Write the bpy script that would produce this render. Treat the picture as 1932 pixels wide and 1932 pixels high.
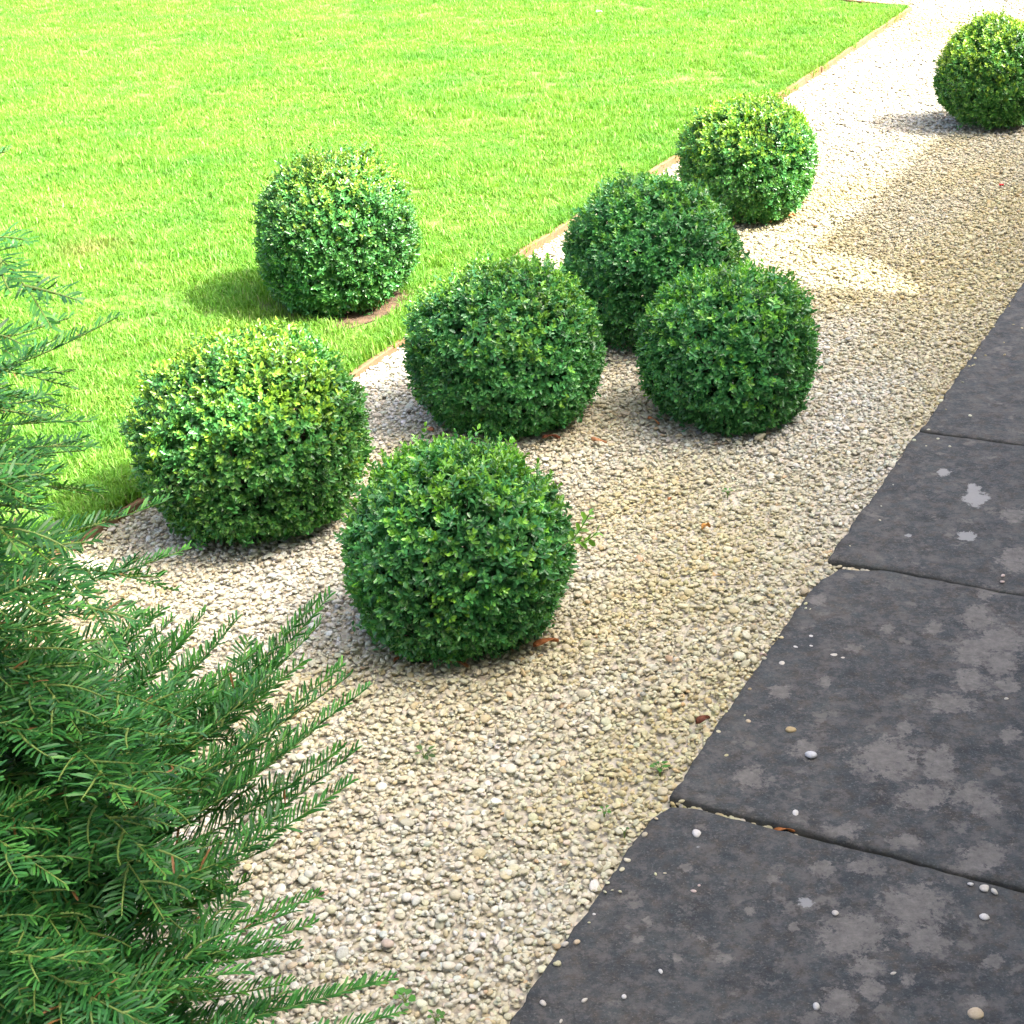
import bpy, bmesh, math, random
import numpy as np
from mathutils import Matrix, Vector
for o in list(bpy.data.objects):
    bpy.data.objects.remove(o)
SC = bpy.context.scene
COL = SC.collection
RNG = np.random.default_rng(7)
random.seed(7)

# ------------------------------------------------------------------ camera
CAM_H = 1.65
RM = np.array([[0.99888, -0.047295, 0.0], [-0.020611, -0.435311, 0.900044], [-0.042568, -0.899037, -0.435798]])
FPX = 1.57972                                   # focal length / frame width
cd = bpy.data.cameras.new('camera'); cam = bpy.data.objects.new('camera', cd); COL.objects.link(cam)
cd.sensor_width = 36; cd.sensor_fit = 'HORIZONTAL'; cd.lens = 36 * FPX; cd.clip_start = .05; cd.clip_end = 2000
m3 = np.column_stack([RM[:, 0], -RM[:, 1], -RM[:, 2]])
mw = Matrix.Identity(4)
for i in range(3):
    for j in range(3): mw[i][j] = float(m3[i, j])
mw[2][3] = CAM_H
cam.matrix_world = mw
SC.camera = cam

# ------------------------------------------------------------------ sky, sun, exposure
SUN_EL, SHADOW_HEAD = math.radians(48), math.radians(-70)       # heading of the shadows, clockwise from +Y
sun_h = SHADOW_HEAD + math.pi
to_sun = Vector((math.sin(sun_h) * math.cos(SUN_EL), math.cos(sun_h) * math.cos(SUN_EL), math.sin(SUN_EL)))
W = bpy.data.worlds.new('World'); SC.world = W; W.use_nodes = True
wn = W.node_tree; bg = wn.nodes['Background']
sky = wn.nodes.new('ShaderNodeTexSky'); sky.sky_type = 'NISHITA'; sky.sun_disc = False
sky.sun_elevation = SUN_EL; sky.sun_rotation = sun_h
sky.air_density = 0.32; sky.dust_density = 7.0; sky.ozone_density = 0.0
wn.links.new(sky.outputs[0], bg.inputs[0]); bg.inputs[1].default_value = 0.15
sl = bpy.data.lights.new('sun', 'SUN'); sl.energy = 2.1; sl.angle = math.radians(0.9); sl.color = (1, .965, .90)
so = bpy.data.objects.new('sun', sl); COL.objects.link(so)
so.rotation_euler = to_sun.to_track_quat('Z', 'Y').to_euler(); so.location = (6, -3, 9)
SC.view_settings.view_transform = 'Standard'; SC.view_settings.look = 'None'
SC.view_settings.gamma = 1.0; SC.view_settings.use_curve_mapping = False
SC.view_settings.exposure = 2.88
SC.render.engine = 'CYCLES'
SC.cycles.max_bounces = 6; SC.cycles.diffuse_bounces = 3; SC.cycles.use_light_tree = False; SC.cycles.adaptive_threshold = .02; SC.cycles.glossy_bounces = 2; SC.cycles.transmission_bounces = 4
SC.cycles.use_denoising = True

# ------------------------------------------------------------------ helpers
DU = np.array([0.4729, 0.8811]); DV = np.array([0.8811, -0.4729])   # along the terrace edge, towards the house
def uv(u, v, z=0.0): return np.array([DU[0]*u + DV[0]*v, DU[1]*u + DV[1]*v, z])
def uva(u, v, z):
    return np.stack([DU[0]*u + DV[0]*v, DU[1]*u + DV[1]*v, z + 0*u], -1)
def touv(x, y): return x*DU[0] + y*DU[1], x*DV[0] + y*DV[1]
def ray(px, py):                                # direction through a point of the survey picture (1932 wide)
    d = np.array([(px - 966)/1932, (py - 966)/1932, FPX]); return RM @ d
def at_z(px, py, z=0.0):
    w = ray(px, py); return w*((z - CAM_H)/w[2]) + np.array([0, 0, CAM_H])
def at_d(px, py, dist):
    w = ray(px, py); w = w/np.linalg.norm(w); return w*dist + np.array([0, 0, CAM_H])
def px_size(px, py, n, z=0.0):                  # metres spanned by n survey pixels there
    return n/1932/FPX*np.linalg.norm(at_z(px, py, z) - np.array([0, 0, CAM_H]))*0.97

def tag(o, label=None, cat=None, group=None, kind=None):
    if label: o['label'] = label
    if cat: o['category'] = cat
    if group: o['group'] = group
    if kind: o['kind'] = kind
    return o
def link(name, me, mat=None, parent=None, smooth=True):
    if mat is not None and not me.materials: me.materials.append(mat)
    o = bpy.data.objects.new(name, me); COL.objects.link(o)
    if parent is not None: o.parent = parent
    if smooth: me.polygons.foreach_set('use_smooth', [True]*len(me.polygons))
    return o
def empty(name, loc=(0, 0, 0)):
    o = bpy.data.objects.new(name, None); COL.objects.link(o); o.location = loc; o.empty_display_size = .1
    return o
def np_mesh(name, V, F, col=None):
    """V (n,3); F list of int arrays, each (m,k) of equal polygons; col (n,3) point colours."""
    me = bpy.data.meshes.new(name)
    V = np.asarray(V, np.float32); me.vertices.add(len(V)); me.vertices.foreach_set('co', V.ravel())
    loops = np.concatenate([np.asarray(f, np.int32).ravel() for f in F])
    tot = np.concatenate([np.full(len(f), np.shape(f)[1], np.int32) for f in F])
    me.loops.add(len(loops)); me.loops.foreach_set('vertex_index', loops)
    st = np.concatenate([[0], np.cumsum(tot)[:-1]]).astype(np.int32)
    me.polygons.add(len(tot)); me.polygons.foreach_set('loop_start', st)
    if col is not None:
        a = me.color_attributes.new('tint', 'FLOAT_COLOR', 'POINT')
        c4 = np.ones((len(V), 4), np.float32); c4[:, :3] = col; a.data.foreach_set('color', c4.ravel())
    me.update(calc_edges=True)
    return me
def unit(a): return a/np.maximum(np.linalg.norm(a, axis=-1, keepdims=True), 1e-9)
def vnoise(P, freq, seed=0):                    # cheap smooth noise, about -1..1
    r = np.random.default_rng(seed); out = np.zeros(P.shape[:-1])
    for k in range(7):
        w = r.normal(size=P.shape[-1])*freq; out += np.sin(P @ w + r.uniform(0, 6.28))
    return out/3.0
def grid_faces(nu, nv, off=0):
    i = np.arange((nu-1)*(nv-1)); a = (i//(nv-1))*nv + i % (nv-1) + off
    return np.stack([a, a+nv, a+nv+1, a+1], 1)
def tube(P, r, n=6, off=0):
    P = np.asarray(P, float); k = len(P); T = unit(np.gradient(P, axis=0)); r = np.broadcast_to(r, (k,))
    ref = np.array([0, 0, 1.]) if abs(T[0, 2]) < .8 else np.array([1., 0, 0])
    A = unit(np.cross(T, ref)); B = np.cross(T, A)
    an = np.arange(n)/n*2*np.pi
    V = P[:, None] + r[:, None, None]*(np.cos(an)[None, :, None]*A[:, None] + np.sin(an)[None, :, None]*B[:, None])
    i = np.arange((k-1)*n); a = i//n*n; b = i % n; c = (b+1) % n
    return V.reshape(-1, 3), np.stack([a+b, a+c, a+n+c, a+n+b], 1) + off
def tubes_mesh(name, lst, n=6):
    V, F, off = [], [], 0
    for P, r in lst:
        v, f = tube(P, r, n, off); V.append(v); F.append(f); off += len(v)
    return np_mesh(name, np.concatenate(V), [np.concatenate(F)])
def leaf_blades(B, D, N, L, Wd, C, cup=.16, droop=.1):
    """hexagonal cupped leaves. B base, D direction, N normal, L length, Wd width, C colour"""
    S = unit(np.cross(D, N)); N = np.cross(S, D); n = len(B); L = L[:, None]; Wd = Wd[:, None]
    pts = [B, B + D*L*.28 + S*Wd*.44 + N*Wd*cup, B + D*L*.76 + S*Wd*.42 + N*(Wd*cup - L*droop*.5), B + D*L - N*L*droop,
           B + D*L*.76 - S*Wd*.42 + N*(Wd*cup - L*droop*.5), B + D*L*.28 - S*Wd*.44 + N*Wd*cup]
    V = np.stack(pts, 1).reshape(-1, 3); k = np.arange(n)*6
    F = np.concatenate([np.stack([k, k+1, k+2, k+3], 1), np.stack([k, k+3, k+4, k+5], 1)])
    return V, F, np.repeat(C, 6, 0)

# ------------------------------------------------------------------ materials
def new_mat(name):
    m = bpy.data.materials.new(name); m.use_nodes = True; nt = m.node_tree
    return m, nt, nt.nodes['Principled BSDF']
def nd(nt, t, **k):
    n = nt.nodes.new(t)
    for a, b in k.items():
        if a.startswith('i_'): n.inputs[a[2:].replace('_', ' ')].default_value = b
        else: setattr(n, a, b)
    return n
def ramp(nt, stops, src, interp='LINEAR'):
    r = nt.nodes.new('ShaderNodeValToRGB'); r.color_ramp.interpolation = interp
    e = r.color_ramp.elements
    while len(e) < len(stops): e.new(.5)
    for x, (p, c) in zip(e, stops):
        x.position = p; x.color = (c, c, c, 1) if not hasattr(c, '__len__') else (*c, 1)
    nt.links.new(src, r.inputs[0]); return r.outputs[0]
def noise(nt, scale, detail=4, rough=.55, vec=None):
    n = nd(nt, 'ShaderNodeTexNoise'); n.inputs['Scale'].default_value = scale; n.inputs['Detail'].default_value = detail
    n.inputs['Roughness'].default_value = rough
    if vec is not None: nt.links.new(vec, n.inputs['Vector'])
    return n.outputs[0]
def mixc(nt, fac, a, b, mode='MIX'):
    n = nt.nodes.new('ShaderNodeMix'); n.data_type = 'RGBA'; n.blend_type = mode
    for s, x in ((0, fac), (6, a), (7, b)):
        if hasattr(x, 'is_linked'): nt.links.new(x, n.inputs[s])
        elif s == 0: n.inputs[0].default_value = x
        else: n.inputs[s].default_value = (*x, 1)
    return n.outputs[2]
def mth(nt, op, a, b=0.0):
    n = nt.nodes.new('ShaderNodeMath'); n.operation = op
    for s, x in ((0, a), (1, b)):
        if hasattr(x, 'is_linked'): nt.links.new(x, n.inputs[s])
        else: n.inputs[s].default_value = x
    return n.outputs[0]
def bump(nt, bs, h, strength=.4, dist=.01):
    b = nt.nodes.new('ShaderNodeBump'); b.inputs['Strength'].default_value = strength; b.inputs['Distance'].default_value = dist
    nt.links.new(h, b.inputs['Height']); nt.links.new(b.outputs[0], bs.inputs['Normal'])
def geo_pos(nt): return nt.nodes.new('ShaderNodeNewGeometry').outputs['Position']
def simple(name, stops, scale=30, rough=.8, bs_=.3, bd=.003, detail=5):
    m, nt, b = new_mat(name); p = geo_pos(nt); f = noise(nt, scale, detail, .6, p)
    nt.links.new(ramp(nt, stops, f), b.inputs['Base Color']); b.inputs['Roughness'].default_value = rough
    bump(nt, b, f, bs_, bd); return m
def leaf_mat(name, rough=.4, transl=.28, spec=.5, vary=None, satur=1.0):
    m, nt, b = new_mat(name); a = nd(nt, 'ShaderNodeAttribute', attribute_name='tint'); c = a.outputs['Color']
    if vary:
        f = noise(nt, vary, 3, .5, geo_pos(nt)); c = mixc(nt, 1.0, c, ramp(nt, [(.3, .75), (.7, 1.2)], f), 'MULTIPLY')
    nt.links.new(c, b.inputs['Base Color']); b.inputs['Roughness'].default_value = rough
    b.inputs['Specular IOR Level'].default_value = spec
    t = nt.nodes.new('ShaderNodeBsdfTranslucent')
    nt.links.new(mixc(nt, 1.0, c, (1.25, 1.2, .55), 'MULTIPLY'), t.inputs[0])
    mx = nt.nodes.new('ShaderNodeMixShader'); mx.inputs[0].default_value = transl
    nt.links.new(b.outputs[0], mx.inputs[1]); nt.links.new(t.outputs[0], mx.inputs[2])
    nt.links.new(mx.outputs[0], nt.nodes['Material Output'].inputs[0]); return m

M = {}
M['box_leaf'] = leaf_mat('box_leaf', .32, .22, .55)
M['yew'] = leaf_mat('yew_needle', .42, .2, .35)
M['weed'] = leaf_mat('weed_leaf', .5, .3, .4)
M['dry'] = leaf_mat('dry_leaf', .75, .15, .2, vary=90)
M['bark'] = simple('bark', [(.3, (.045, .03, .02)), (.7, (.12, .085, .055))], 60, .9, .6, .004)
M['yew_twig'] = simple('yew_twig', [(.3, (.10, .17, .03)), (.7, (.16, .23, .045))], 40, .6)
M['yew_bark'] = simple('yew_bark', [(.3, (.03, .018, .012)), (.7, (.09, .05, .032))], 60, .9, .6, .004)
M['soil'] = simple('soil', [(.3, (.05, .032, .018)), (.7, (.16, .10, .055))], 45, .95, .8, .012)

# ground far around
m, nt, b = new_mat('meadow'); p = geo_pos(nt); f = noise(nt, 1.3, 8, .6, p)
nt.links.new(ramp(nt, [(.3, (.04, .085, .015)), (.7, (.10, .16, .03))], f), b.inputs['Base Color']); b.inputs['Roughness'].default_value = .9
bump(nt, b, noise(nt, 60, 3, .6, p), .6, .03); M['meadow'] = m
# sand and fines under the pebbles
m, nt, b = new_mat('gravel_fines'); p = geo_pos(nt)
vo = nd(nt, 'ShaderNodeTexVoronoi'); vo.inputs['Scale'].default_value = 85; nt.links.new(p, vo.inputs['Vector'])
c1 = ramp(nt, [(.25, (.47, .43, .31)), (.75, (.58, .54, .43))], noise(nt, 6, 5, .6, p))
c2 = mixc(nt, ramp(nt, [(.0, .75), (.5, .15)], vo.outputs['Distance']), c1, mixc(nt, .12, c1, vo.outputs['Color'], 'OVERLAY'))
nt.links.new(c2, b.inputs['Base Color']); b.inputs['Roughness'].default_value = .9
bump(nt, b, mth(nt, 'SUBTRACT', 1.0, vo.outputs['Distance']), .8, .01); M['fines'] = m
# pebbles (colour comes with each stone)
m, nt, b = new_mat('pebble'); a = nd(nt, 'ShaderNodeAttribute', attribute_name='stone', attribute_type='INSTANCER')
tc = nd(nt, 'ShaderNodeTexCoord'); f = noise(nt, 1.6, 5, .65, tc.outputs['Object'])
c = mixc(nt, 1.0, a.outputs['Color'], ramp(nt, [(.3, (.80, .78, .74)), (.55, (1, 1, 1)), (.75, (1.10, 1.05, .95))], f), 'MULTIPLY')
nt.links.new(c, b.inputs['Base Color']); b.inputs['Roughness'].default_value = .68; b.inputs['Specular IOR Level'].default_value = .35
bump(nt, b, noise(nt, 6, 4, .6, tc.outputs['Object']), .25, .15); M['pebble'] = m
m2 = m.copy(); m2.name = 'loose_pebble'; nt = m2.node_tree
for n in nt.nodes:
    if n.type == 'ATTRIBUTE': n.attribute_type = 'GEOMETRY'; n.attribute_name = 'tint'
M['loose'] = m2
# turf soil + blades
m, nt, b = new_mat('turf_floor'); p = geo_pos(nt); f = noise(nt, 5, 6, .6, p)
nt.links.new(ramp(nt, [(.3, (.08, .15, .025)), (.7, (.14, .21, .04))], f), b.inputs['Base Color']); b.inputs['Roughness'].default_value = .95
bump(nt, b, noise(nt, 120, 3, .6, p), .6, .01); M['turf'] = m
m = leaf_mat('grass_blade', .5, .35, .3); nt = m.node_tree; b = nt.nodes['Principled BSDF']
p = geo_pos(nt); at = [n for n in nt.nodes if n.type == 'ATTRIBUTE'][0]
big = ramp(nt, [(.32, (.66, .86, .85)), (.46, (.90, .98, .9)), (.56, (1.08, 1.02, 1.0)), (.70, (1.25, 1.08, 1.35))], noise(nt, 2.1, 6, .68, p))
sm = ramp(nt, [(.3, (.85, .9, .8)), (.7, (1.15, 1.08, 1.1))], noise(nt, 11, 3, .6, p))
c = mixc(nt, 1.0, mixc(nt, 1.0, at.outputs['Color'], big, 'MULTIPLY'), sm, 'MULTIPLY')
# worn, browned spot in the lawn
def dist_to(nt, p, q):
    n = nt.nodes.new('ShaderNodeVectorMath'); n.operation = 'DISTANCE'; nt.links.new(p, n.inputs[0]); n.inputs[1].default_value = q; return n.outputs['Value']
q = at_z(172, 466, .03)
wm = ramp(nt, [(.02, .5), (.18, 0)], mth(nt, 'ADD', dist_to(nt, p, q), mth(nt, 'MULTIPLY', mth(nt, 'SUBTRACT', noise(nt, 14, 3, .6, p), .5), .25)))
c = mixc(nt, wm, c, (.28, .21, .10))
nt.links.new(c, b.inputs['Base Color'])
for n in nt.nodes:
    if n.type == 'MIX' and n.blend_type == 'MULTIPLY' and tuple(round(x, 2) for x in n.inputs[7].default_value[:3]) == (1.25, 1.2, .55):
        nt.links.new(c, n.inputs[6])
M['grass'] = m
# timber
m, nt, b = new_mat('edging_timber'); tc = nd(nt, 'ShaderNodeTexCoord'); mp = nd(nt, 'ShaderNodeMapping'); mp.inputs['Scale'].default_value = (3, 40, 40)
nt.links.new(tc.outputs['Object'], mp.inputs[0]); f = noise(nt, 2.5, 6, .6, mp.outputs[0]); f2 = noise(nt, 3, 3, .5, tc.outputs['Object'])
c = mixc(nt, ramp(nt, [(.35, 0), (.7, .7)], f2), ramp(nt, [(.3, (.13, .065, .024)), (.7, (.25, .14, .055))], f), (.14, .11, .075))
nt.links.new(c, b.inputs['Base Color']); b.inputs['Roughness'].default_value = .8; bump(nt, b, f, .5, .003); M['timber'] = m
# paving stone: riven dark sandstone with lichen (lichen marks where it grows)
m, nt, b = new_mat('riven_stone'); p = geo_pos(nt); a = nd(nt, 'ShaderNodeAttribute', attribute_name='tint')
base = ramp(nt, [(.30, (.022, .0245, .027)), (.5, (.044, .0465, .048)), (.72, (.090, .088, .080))], noise(nt, 11, 10, .78, p))
speck = ramp(nt, [(.56, 0), (.70, .75)], noise(nt, 210, 4, .7, p)); base = mixc(nt, speck, base, (.165, .165, .15))
hue = noise(nt, 38, 4, .6, p); base = mixc(nt, 1.0, base, ramp(nt, [(.35, (.88, 1.02, 1.04)), (.5, (1.0, 1.05, 1.03)), (.65, (1.18, 1.04, .88))], hue), 'MULTIPLY')
dark = ramp(nt, [(.62, 0), (.72, .5)], noise(nt, 95, 2, .5, p)); base = mixc(nt, dark, base, (.022, .023, .026))
mot = ramp(nt, [(.48, 0), (.60, .8)], noise(nt, 34, 9, .8, p)); base = mixc(nt, mot, base, (.105, .102, .093))
mot2 = ramp(nt, [(.575, 0), (.63, .85)], noise(nt, 16, 7, .74, p)); base = mixc(nt, mot2, base, (.135, .129, .115))
sep = nd(nt, 'ShaderNodeSeparateColor'); nt.links.new(a.outputs['Color'], sep.inputs[0])
ed = mth(nt, 'MULTIPLY', mth(nt, 'SUBTRACT', noise(nt, 55, 9, .8, p), .5), 2.3)
lic = ramp(nt, [(.46, 0), (.60, 1)], mth(nt, 'ADD', sep.outputs[0], ed))
lc = ramp(nt, [(.3, (.085, .082, .075)), (.5, (.145, .138, .124)), (.68, (.20, .19, .17))], noise(nt, 60, 8, .78, p))
col = mixc(nt, mth(nt, 'MULTIPLY', lic, .97), base, lc)
wl = ramp(nt, [(.46, 0), (.55, 1)], mth(nt, 'ADD', sep.outputs[1], mth(nt, 'MULTIPLY', ed, .7)))
col = mixc(nt, mth(nt, 'MULTIPLY', wl, .9), col, (.27, .275, .265))
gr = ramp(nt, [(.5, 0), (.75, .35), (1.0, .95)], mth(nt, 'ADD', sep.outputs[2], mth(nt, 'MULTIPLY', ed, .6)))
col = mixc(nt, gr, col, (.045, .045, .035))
nt.links.new(col, b.inputs['Base Color']); b.inputs['Roughness'].default_value = .78; b.inputs['Specular IOR Level'].default_value = .35
hh = mth(nt, 'ADD', mth(nt, 'MULTIPLY', noise(nt, 14, 8, .62, p), 1.0), mth(nt, 'MULTIPLY', noise(nt, 130, 5, .7, p), .3))
bump(nt, b, hh, .8, .014); M['slab'] = m
M['bed'] = simple('joint_dirt', [(.3, (.015, .014, .012)), (.7, (.05, .045, .035))], 50, .95)
M['stonewall'] = simple('limestone', [(.3, (.42, .37, .28)), (.7, (.58, .52, .41))], 6, .9)
M['rooftile'] = simple('roof_tile', [(.3, (.10, .08, .07)), (.7, (.19, .15, .12))], 9, .85)
M['glass'] = simple('window_glass', [(.3, (.02, .025, .03)), (.7, (.03, .035, .04))], 3, .05)
M['frame'] = simple('window_paint', [(.3, (.7, .7, .68)), (.7, (.8, .8, .78))], 9, .5)

# ------------------------------------------------------------------ ground, lawn, gravel bed
def sheet(name, pts, z, mat, label, cat):
    me = bpy.data.meshes.new(name); me.from_pydata([(*p[:2], z) for p in pts], [], [list(range(len(pts)))])
    return tag(link(name, me, mat, smooth=False), label, cat, kind='structure')
sheet('ground', [(-400, -400), (400, -400), (400, 400), (-400, 400)], -.08, M['meadow'], 'green ground stretching away around the garden', 'ground')

EDGE = [(-4.0, -2.46), (1.2, -2.47), (2.72, -2.475), (3.6, -2.44), (4.9, -2.505), (6.17, -2.50), (7.57, -2.475), (10.15, -2.535)]
eu = np.array([e[0] for e in EDGE]); ev = np.array([e[1] for e in EDGE])
def edge_v(u): return np.interp(u, eu, ev)
CORNER_U = 10.15
def far_u(v): return CORNER_U + 0.350*(-2.535 - v)
sheet('gravel_bed', [uv(-4, -2.475), uv(CORNER_U, -2.52), uv(far_u(-13), -13), uv(18, -13), uv(18, -.7), uv(-4, -.7)], -.0115, M['fines'],
      'sandy bed under the pale gravel between lawn and dark slabs', 'gravel bed')
LZ = .012
lp = [uv(u, edge_v(u) - .012) for u in eu] + [uv(far_u(-13), -13), uv(-4, -13)]
sheet('lawn', lp, LZ, M['turf'], 'bright green mown lawn filling the upper left of the garden', 'lawn')

# ------------------------------------------------------------------ terrace: dark slabs
terr = tag(empty('terrace', uv(3, 0)), 'terrace of dark riven stone slabs along the gravel', 'terrace', kind='structure')
TO = uv(3, 0)
def local(o, parent): o.matrix_parent_inverse = Matrix.Translation(-Vector(parent.location)); return o
bd = link('bedding', bpy.data.meshes.new('bedding'), M['bed'], terr, False)
bm = bmesh.new(); vs = [bm.verts.new(uv(u, v, -.004)) for u, v in ((-3, -.835), (14, -.835), (14, 1.2), (-3, 1.2))]; bm.faces.new(vs); bm.to_mesh(bd.data); bm.free(); local(bd, terr)
def z2(zx, zy): return 966 + zx/2, 966 + zy/2             # survey quarter -> survey picture
LICH = [(1415,935,112,70),(1610,955,58,52),(1560,1075,95,42),(1720,1065,58,36),(1790,1110,50,36),(1480,815,30,26),(1850,480,95,50),(1740,520,62,45),
        (1735,630,58,40),(1840,570,60,40),(1870,655,42,30),(1650,720,85,34),(1760,400,55,40),(1415,440,24,18),(1590,435,32,22),(1290,515,30,18),(1010,680,40,24),
        (1520,1490,105,82),(1280,1590,115,66),(1560,1610,66,42),(1810,1690,38,28),(1720,1340,80,30),(1640,1620,24,20),(1780,1290,75,45),(1350,1800,48,36),
        (1230,1850,56,60),(1340,1715,60,34),(1170,1340,46,30),(1310,1340,36,20),(990,1380,26,18),(505,1543,20,18),(470,1607,26,18),(1900,180,60,40),(1890,10,40,24),
        (1100,900,40,30),(1180,640,26,18),(1800,300,40,24),(650,1340,30,16),(800,1680,28,20),(620,1680,24,18),(900,1500,22,16),(1500,1760,30,22),(1880,840,34,30),
        (1640,1000,26,20),(1480,1240,60,26),(1240,1200,70,26),(900,1000,60,40),(720,1600,20,16),(1440,1460,50,34),(1060,1560,22,16),(1760,1850,40,30),(1150,330,34,20)]
def blob_field(P, blobs, fn):
    out = np.zeros(len(P))
    for bx, by, rx, ry in blobs:
        if rx == 0: continue
        c = at_z(*fn(bx, by), .012)[:2]; ax = at_z(*fn(bx + rx, by), .012)[:2] - c; ay = at_z(*fn(bx, by + ry), .012)[:2] - c
        A = np.linalg.inv(np.column_stack([ax, ay])); q = (P[:, :2] - c) @ A.T
        out = np.maximum(out, np.clip(1.0 - .45*np.linalg.norm(q, axis=1), 0, 1))
    return out
def slab(u0, u1, v0, v1, seed, cuts=(), dz=0.0, dense=True):
    step = .011 if dense else .04
    nu = max(8, int((u1-u0)/step)); nv = max(8, int((v1-v0)/step))
    r = np.random.default_rng(seed)
    s = np.linspace(0, 1, nu); t = np.linspace(0, 1, nv); s[1] = .004/(u1-u0); s[-2] = 1-s[1]; t[1] = .004/(v1-v0); t[-2] = 1-t[1]
    U, V_ = np.meshgrid(u0 + (u1-u0)*s, v0 + (v1-v0)*t, indexing='ij'); U = U.ravel(); V_ = V_.ravel()
    def jit(x, k): q = np.stack([x, x*0], -1); return .001*vnoise(q, 9, seed*10+k) + .0013*vnoise(q, 60, seed*10+k+8) + .0009*vnoise(q, 220, seed*10+k+5)
    fall = lambda d: np.exp(-d/.05)
    dU = jit(V_, 1)*fall(U-u0) + jit(V_, 2)*fall(u1-U); dV = jit(U, 3)*fall(V_-v0)*1.6 + jit(U, 4)*fall(v1-V_)
    for cu, cv, c in cuts:                                 # worn corners
        a = (U-u0) if cu == 0 else (u1-U); d = (V_-v0) if cv == 0 else (v1-V_)
        sm_ = a + d; sh = np.where(sm_ < 2*c, (c - .5*sm_)/2, 0)
        dU += sh*(1 if cu == 0 else -1); dV += sh*(1 if cv == 0 else -1)
    U2, V2 = U + dU, V_ + dV
    P = np.stack([U2, V2], -1)
    Z = .010 + dz + .0016*vnoise(P, 7, seed) + .0011*vnoise(P, 24, seed+1) + .0006*vnoise(P, 70, seed+2)
    I, J = np.divmod(np.arange(nu*nv), nv)
    onb = (I == 0) | (I == nu-1) | (J == 0) | (J == nv-1)
    Z = np.where(onb, Z - .0028 - .0012*np.abs(vnoise(P, 90, seed+6)), Z)
    top = uva(U2, V2, Z)
    ring = np.concatenate([np.arange(nv), np.arange(1, nu)*nv + nv-1, (nu-1)*nv + np.arange(nv-2, -1, -1), np.arange(nu-2, 0, -1)*nv])
    low = top[ring].copy(); low[:, 2] = -.045
    n = len(ring); k = np.arange(n); kk = (k+1) % n
    side = np.stack([ring[kk], ring[k], nu*nv + k, nu*nv + kk], 1)
    allv = np.concatenate([top, low])
    tint = np.zeros((len(allv), 3))
    if dense:
        tint[:, 0] = blob_field(allv, LICH, z2)
        tint[:, 1] = blob_field(allv, [(1110,1467,24,17),(1725,92,27,14),(712,1262,12,8),(1495,88,14,7)], z2)
        tint[:, 1] = np.maximum(tint[:, 1], blob_field(allv, [(1840,938,20,14),(1836,920,9,9),(1780,890,12,6),(1820,1008,14,7)], lambda a, b: (a, b)))
    du = np.minimum(U2-u0, u1-U2); dv = np.minimum(V2-v0, v1-V2)
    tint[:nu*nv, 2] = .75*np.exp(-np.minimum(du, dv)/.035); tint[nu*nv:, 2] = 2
    me = np_mesh('slab', allv, [grid_faces(nu, nv)[:, ::-1], side[:, ::-1]], tint)
    bm = bmesh.new(); bm.from_mesh(me); bmesh.ops.recalc_face_normals(bm, faces=bm.faces); bm.to_mesh(me); bm.free()
    o = link('slab', me, M['slab'], terr); local(o, terr); return o
VE = -.857
slab(.75, 2.090, VE, .36, 11, [(1, 0, .032)])
slab(2.100, 3.027, VE+.004, .36, 12, [(1, 0, .06)], .002)
slab(3.035, 3.784, VE-.004, .36, 13, [], .001)
slab(3.792, 5.13, VE+.002, .36, 14, [], .002)
slab(5.142, 6.3, VE, .36, 15, [], .001, False)
slab(6.312, 7.5, VE, .36, 16, [], .0, False)
slab(7.512, 8.9, VE, .36, 17, [], .001, False)
slab(-.6, .738, VE, .36, 18, [], .0, False)
for k, (a, c) in enumerate([(-.9, .5), (.512, 1.7), (1.712, 2.8), (2.812, 4.2), (4.212, 5.4), (5.412, 6.9), (6.912, 8.3)]):
    slab(a, c, .374, 1.19, 30+k, [], .001, False)

# ------------------------------------------------------------------ the house beside the terrace (throws the shade)
def boxm(name, u0, u1, v0, v1, z0, z1, mat, parent):
    c = [uv(u, v, z) for z in (z0, z1) for u, v in ((u0, v0), (u1, v0), (u1, v1), (u0, v1))]
    me = bpy.data.meshes.new(name); me.from_pydata([tuple(x) for x in c], [], [(0,3,2,1),(4,5,6,7),(0,1,5,4),(1,2,6,5),(2,3,7,6),(3,0,4,7)])
    bm = bmesh.new(); bm.from_mesh(me); bmesh.ops.recalc_face_normals(bm, faces=bm.faces); bm.to_mesh(me); bm.free()
    return local(link(name, me, mat, parent, False), parent)
def roofm(parent, u0, u1, v0, z0, v1, z1, v2, th=.12):
    prof = [(v0, z0), (v1, z1), (v2, z0), (v2, z0-th), (v1, z1-th), (v0, z0-th)]
    V = [tuple(uv(u, v, z)) for u in (u0, u1) for v, z in prof]; n = 6
    F = [tuple(range(n)), tuple(range(2*n-1, n-1, -1))] + [(k, k+n, (k+1) % n + n, (k+1) % n) for k in range(n)]
    me = bpy.data.meshes.new('roof'); me.from_pydata(V, [], F)
    bm = bmesh.new(); bm.from_mesh(me); bmesh.ops.recalc_face_normals(bm, faces=bm.faces); bm.to_mesh(me); bm.free()
    return local(link('roof', me, M['rooftile'], parent, False), parent)
hs = tag(empty('house', uv(3, 1.25)), 'limestone house beside the terrace whose eaves shade the gravel', 'house')
boxm('wall', -7, 5.25, 1.25, 6.5, -.05, 3.74, M['stonewall'], hs); roofm(hs, -7.2, 5.33, 1.03, 3.76, 3.9, 5.6, 6.8)
lk = boxm('wall', 5.25, 5.62, 1.25, 5.5, -.05, 2.66, M['stonewall'], hs)
lk.data.vertices[5].co.z = 2.98; lk.data.vertices[6].co.z = 2.98  # unseen link, top sloped to taper the wedge of sun on the gravel
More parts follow.
